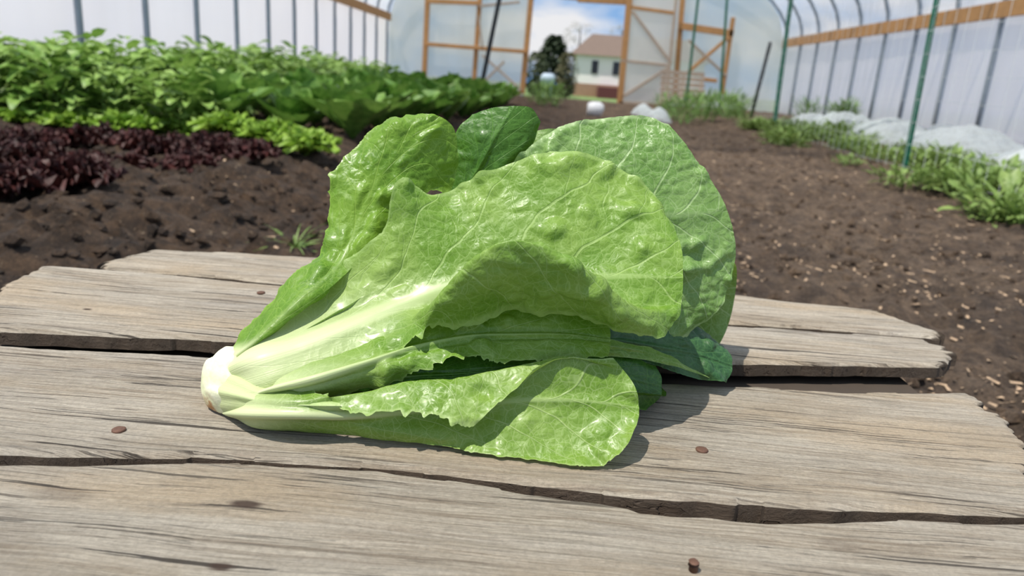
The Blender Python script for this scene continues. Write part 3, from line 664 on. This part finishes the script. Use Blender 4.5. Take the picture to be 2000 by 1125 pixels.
INFO={'romaine':('romaine_plant','dark green romaine lettuce growing in a dense row','lettuce plant','romaine lettuces growing in the bed'),
 'bright':('green_lettuce','bright lime green loose-leaf lettuce growing in soil','lettuce plant','bright green lettuces in the bed'),
 'red':('red_lettuce','dark red frilly lettuce growing in brown soil','lettuce plant','dark red lettuces in the bed'),
 'bush':('leafy_plant','bushy bright green leafy crop plant by side wall','crop plant','bushy green crops along the wall'),
 'weed':('low_weed','low green weed clump on brown soil','weed','low weeds along the path edge'),
 'tall':('feathery_plant','tall feathery green plant growing beside the netting','crop plant','feathery plants near the end wall')}
PMESH={}
for k in PM:
    PMESH[k]=[]
    for s in range(3):
        V,F=plant(k,s+11); me=bpy.data.meshes.new(INFO[k][0]); me.from_pydata([tuple(v) for v in V],[],F); me.polygons.foreach_set('use_smooth',[True]*len(me.polygons)); me.materials.append(PM[k]); PMESH[k].append(me)
def put(k,x,y,s=1.,zoff=0):
    x=min(4.85,max(-3.75,x))
    ob=bpy.data.objects.new(INFO[k][0],R_.choice(PMESH[k])); ob.location=(x,y,gh(x,y)-.008+zoff); ob.rotation_euler=(R_.uniform(-.1,.1),R_.uniform(-.1,.1),R_.uniform(0,6.28))
    q=s*R_.uniform(.88,1.12); ob.scale=(q,q,q); COL.objects.link(ob); top(ob,INFO[k][1],INFO[k][2],INFO[k][3])
for px,py in ((492,330),(438,318),(375,334),(312,320),(238,330),(165,318),(85,325),(15,308),(90,366),(155,384),(0,404),(415,296),(340,294),(265,298),(190,290),(110,294),(40,286),(-40,300),(-70,370)):
    p=PZ(px+R_.uniform(-10,10),py+R_.uniform(-5,5),.05); put('red',p.x,p.y,R_.uniform(.62,.86))
for px,py in ((590,303),(545,290),(490,284),(430,275),(370,268),(310,262),(565,276),(500,268),(250,260),(190,256),(130,252),(70,250),(10,246)):
    p=PZ(px+R_.uniform(-12,12),py+R_.uniform(-5,5),.05); put('bright',p.x,p.y,R_.uniform(.7,.95))
y=4.05
while y<12.5:
    for x in (-1.10,-1.48,-1.88):
        put('romaine',x+R_.uniform(-.06,.06)+.04*(y-4),y+R_.uniform(-.08,.08),R_.uniform(.95,1.15))
    y+=.44
pts=[]
for r in range(900):
    y=3.7+7.2*R_.random()**1.3; x=R_.uniform(-3.75,-1.85-.12*(y-3.7)) if y<5.5 else R_.uniform(-3.75,-2.3)
    if all((x-a)**2+(y-b)**2>.30**2 for a,b in pts): pts.append((x,y))
for x,y in pts: put('bush',x,y,R_.uniform(.85,1.1) if x<-2.3 else .75)
for k in range(18):
    p=PZ(R_.uniform(-60,230),R_.uniform(215,240),.05); put('weed',p.x,p.y,1.3)
cl=[(2.2+.05*(y-3)+abs(R_.gauss(0,.5)),y) for y in [3.2+6.5*R_.random() for _ in range(44)]]
for k in range(150):
    a,b=R_.choice(cl); put('weed',a+R_.gauss(0,.25),max(3.1,b+R_.gauss(0,.25)),R_.uniform(.5,1.5))
for px,py in ((1300,232),(1330,240),(1370,238),(1410,240),(1440,238),(1395,225),(1340,222),(1560,240),(1600,238),(1650,240),(1700,242),(1080,205),(1060,200)):
    p=PZ(px,py,0); put('tall',p.x,min(p.y,13),.95)
V=[];F=[]; g0=PZ(575,440,.05)
for k in range(40): lg(V,F,(g0.x,g0.y,.0+gh(g0.x,g0.y)),R_.uniform(0,6.3),R_.uniform(.07,.14),.0022,R_.uniform(.3,1.2),.7,.001,R_,4,1,.2)
top(mk('grass_tuft',V,F,PM['weed']),'small grass tuft sprouting from soil','grass')
# ---------------- row cover ----------------
m=M('row_cover_fabric'); o=m.obj(); nz=m.noise(o,10,4); c=m.mix(nz,(.64,.71,.72),(.86,.92,.93))
MRC=m.end(m.n('MixShader',{0:m.ss(nz,.35,.65,.2,.45),1:m.n('MixShader',{0:.45,1:m.pr(Base_Color=c,Roughness=.8,Normal=m.bump(nz,.6,.03)).outputs[0],2:m.n('BsdfTranslucent',{0:c}).outputs[0]}).outputs[0],2:m.n('BsdfTransparent').outputs[0]}).outputs[0])
def cover(pts,wd,h,nh,seed,lab):
    P0,P1=pts; V=[];F=[];nx=60;ny=190; D=(P1-P0); D.z=0; S=Vector((D.y,-D.x,0)).normalized()
    for j in range(ny+1):
        t=j/ny; hp=.25+.75*abs(math.cos(math.pi*nh*t+.5*noise.noise(Vector((t*4,seed,0)))))**1.2; endf=min(1,(t*(1-t)*16)**.5)
        for i in range(nx+1):
            s=i/nx*2-1; wl=wd*(.75+.35*hp)*(.55+.45*endf)*(1+.15*noise.noise(Vector((t*12,seed,5))))
            c=P0+D*t+S*s*wl
            rid=abs(noise.noise(Vector((c.x*6,c.y*6,seed))))
            z=h*hp*endf*(1-abs(s)**2.0)+(.06*rid+.016*noise.noise(Vector((c.x*16,c.y*16,seed))))*min(1,3*(1-abs(s))+.2)
            V.append((c.x,c.y,gh(c.x,c.y)*.4+max(.012,z)))
    for j in range(ny):
        for i in range(nx): k=j*(nx+1)+i; F.append((k,k+1,k+nx+2,k+nx+1))
    return top(mk('row_cover',V,F,MRC),lab,'row cover')
a=PZ(2080,352,0); b=PZ(1570,250,0); a.z=b.z=0
cover((a,b),.44,.27,4,1,'rumpled translucent white fabric row cover draped over low plants')
a=PZ(1290,240,0); b=PZ(1250,222,0); a.z=b.z=0
cover((a,b),.16,.16,1,9,'small bunch of white row cover fabric beside feathery plants')
p=PZ(1160,228,0); V,F=tube([(p.x-.10,p.y,.09),(p.x-.098,p.y,.09),(p.x-.09,p.y,.09),(p.x-.03,p.y,.095),(p.x+.06,p.y,.095),(p.x+.1,p.y,.09),(p.x+.12,p.y,.085)],[.02,.06,.085,.10,.10,.075,.03],24)
top(mk('plastic_jug',V,F,simple('white_plastic',(.75,.75,.75),.4,0,.05)),'white rounded plastic jug lying on the soil','jug')
yb=16.5; e=empty('leaning_pallet',PY(1330,200,yb)); e.location.z=0; top(e,'pale wooden pallet leaning upright near the end wall','pallet')
for k in range(6): par(beam(PY(1290,140+k*11,yb+.3-.05*k),PY(1376,146+k*11,yb+.3-.05*k),.085,.02,MB2,'slat'),e)
for px in (1296,1333,1370): par(beam(PY(px+3,138+(px-1290)*.07,yb+.36),PY(px-6,203,yb+.06),.06,.05,MB2,'stringer'),e)
# ---------------- outside ----------------
YH=55; MWh=simple('house_siding',(.95,.90,.86),.8,0,.03,2); MRf=simple('brown_roof',(.15,.105,.08),.85,0,.2,4); MBr=simple('brick_base',(.40,.24,.16),.9,0,.3,6); MGl=simple('dark_glass',(.03,.03,.04),.15)
hx=PY(1128,100,YH).x; z0=-.62
hs=empty('house',(hx+4,YH,z0)); top(hs,'small white house with brown roof and brick base beyond the lawn','house')
def hb(nm,x0,x1,y0,y1,za,zb,mt): V,F=box(x0,x1,y0,y1,za,zb); return par(mk(nm,V,F,mt,False),hs)
zt=PY(1150,106,YH).z; zr=PY(1170,66,YH+3).z
hb('wall',hx,hx+9,YH,YH+7,z0+.9,zt,MWh); hb('foundation',hx-.02,hx+9.02,YH-.02,YH+7,z0-.1,z0+.9,MBr)
V=[(hx-.5,YH-.3,zt-.05),(hx+9.5,YH-.3,zt-.05),(hx+8.3,YH+3.5,zr),(hx+1.1,YH+3.5,zr),(hx-.5,YH+7.3,zt-.05),(hx+9.5,YH+7.3,zt-.05)]
par(mk('roof',V,[(0,1,2,3),(3,2,5,4),(0,3,4),(1,5,2),(0,4,5,1)],MRf,False),hs)
for a in (1.1,2.6,5.5): hb('window',hx+a,hx+a+.45,YH-.05,YH+.02,z0+1.6,z0+2.5,MGl)
hb('deck',hx+1.6,hx+3.2,YH-2,YH-.05,z0-.05,z0+.75,simple('maroon_deck',(.12,.03,.03),.7))
def blob(nm,px,py0,py1,wpx,y,c1,c2,cone,lab,n=900,trunk=True):
    a=PY(px,py1,y); b=PY(px,py0,y); r=wpx/1444*y/2; rg=random.Random(int(px)); V=[];F=[]
    base=Vector((a.x,y,gz(y)-.05)); H=b.z-base.z
    for k in range(n):
        t=rg.random(); rr=r*((1-t)**.5 if cone else math.sqrt(max(.05,1-(2*t-1)**2)))*rg.uniform(.4,1.05); an=rg.uniform(0,6.3)
        c=base+Vector((rr*math.cos(an),rr*math.sin(an),H*(.06+.92*t))); L=r*.3*rg.uniform(.5,1.2)
        lg(V,F,c,an+rg.uniform(-1,1),L,L*(.4 if n>700 else .06),rg.uniform(-.3,.8),.6,.02,rg,2,2)
    m_=pmat(nm+'_foliage',c1,c2,.15,.7,2); ob=empty(nm,base); top(ob,lab,'tree' if trunk else 'bush')
    par(mk('foliage',V,F,m_),ob); v,f=tube([base,base+Vector((.05,0,H*.5)),base+Vector((0,0,H*.9))],[r*.1,r*.06,r*.02],10); par(mk('trunk',v,f,MSt),ob)
blob('evergreen_tree',1078,68,150,76,50,(.04,.06,.035),(.09,.12,.065),True,'dark green evergreen tree beyond the lawn',2300)
blob('shrub',1044,100,165,44,46,(.07,.09,.045),(.13,.15,.08),False,'grey-green shrub beyond the lawn',900,False)
blob('shrub',1106,100,165,38,44,(.10,.10,.05),(.18,.16,.09),False,'brownish green shrub beside the white house',900,False)
blob('bare_tree',1125,42,160,80,98,(.36,.34,.32),(.48,.45,.42),False,'pale leafless tree behind the house',690)
blob('bare_tree',1205,46,160,70,88,(.36,.34,.32),(.48,.45,.42),False,'pale leafless tree behind the house',650)
c=PY(1070,154,40); tk=empty('storage_tank',(c.x,40,gz(40))); top(tk,'pale blue-grey rounded storage tank standing on the lawn','tank')
V,F=tube([c+Vector((x,0,0)) for x in (-.38,-.36,-.30,-.2,.2,.30,.36,.38)],[.05,.14,.23,.28,.28,.23,.14,.05],20); par(mk('tank_body',V,F,simple('tank_paint',(.36,.43,.50),.6,0,.05)),tk)
for dx in (-.2,.2):
    V,F=box(c.x+dx-.04,c.x+dx+.04,39.9,40.1,gz(40)-.05,c.z-.22); par(mk('tank_leg',V,F,MM,False),tk)
# ---------------- light ----------------
sd=Vector((.31,.20,-.90)).normalized()
L=bpy.data.lights.new('sun','SUN'); L.energy=5.2; L.angle=.009; L.color=(1,.95,.87); lo=bpy.data.objects.new('sun',L); COL.objects.link(lo); lo.rotation_euler=sd.to_track_quat('-Z','Y').to_euler(); lo.location=(-3,-1,6)
w=bpy.data.worlds.new('sky'); sc.world=w; w.use_nodes=True; t=w.node_tree; t.nodes.clear()
out=t.nodes.new('ShaderNodeOutputWorld'); bg=t.nodes.new('ShaderNodeBackground'); tc=t.nodes.new('ShaderNodeTexCoord'); mp=t.nodes.new('ShaderNodeMapping'); mp.inputs[3].default_value=(1,1,2.6)
mp.inputs[1].default_value=(.35,0,.3)
nz=t.nodes.new('ShaderNodeTexNoise'); nz.inputs['Scale'].default_value=5.0; nz.inputs['Detail'].default_value=7; cr2=t.nodes.new('ShaderNodeValToRGB')
cr2.color_ramp.elements[0].position=.42; cr2.color_ramp.elements[0].color=(.20,.45,.85,1); cr2.color_ramp.elements[1].position=.58; cr2.color_ramp.elements[1].color=(.95,.95,.97,1)
t.links.new(tc.outputs['Generated'],mp.inputs[0]); t.links.new(mp.outputs[0],nz.inputs['Vector']); t.links.new(nz.outputs[0],cr2.inputs[0]); t.links.new(cr2.outputs[0],bg.inputs[0]); t.links.new(bg.outputs[0],out.inputs[0]); bg.inputs[1].default_value=.82
sc.view_settings.view_transform='Standard'; sc.view_settings.exposure=.12
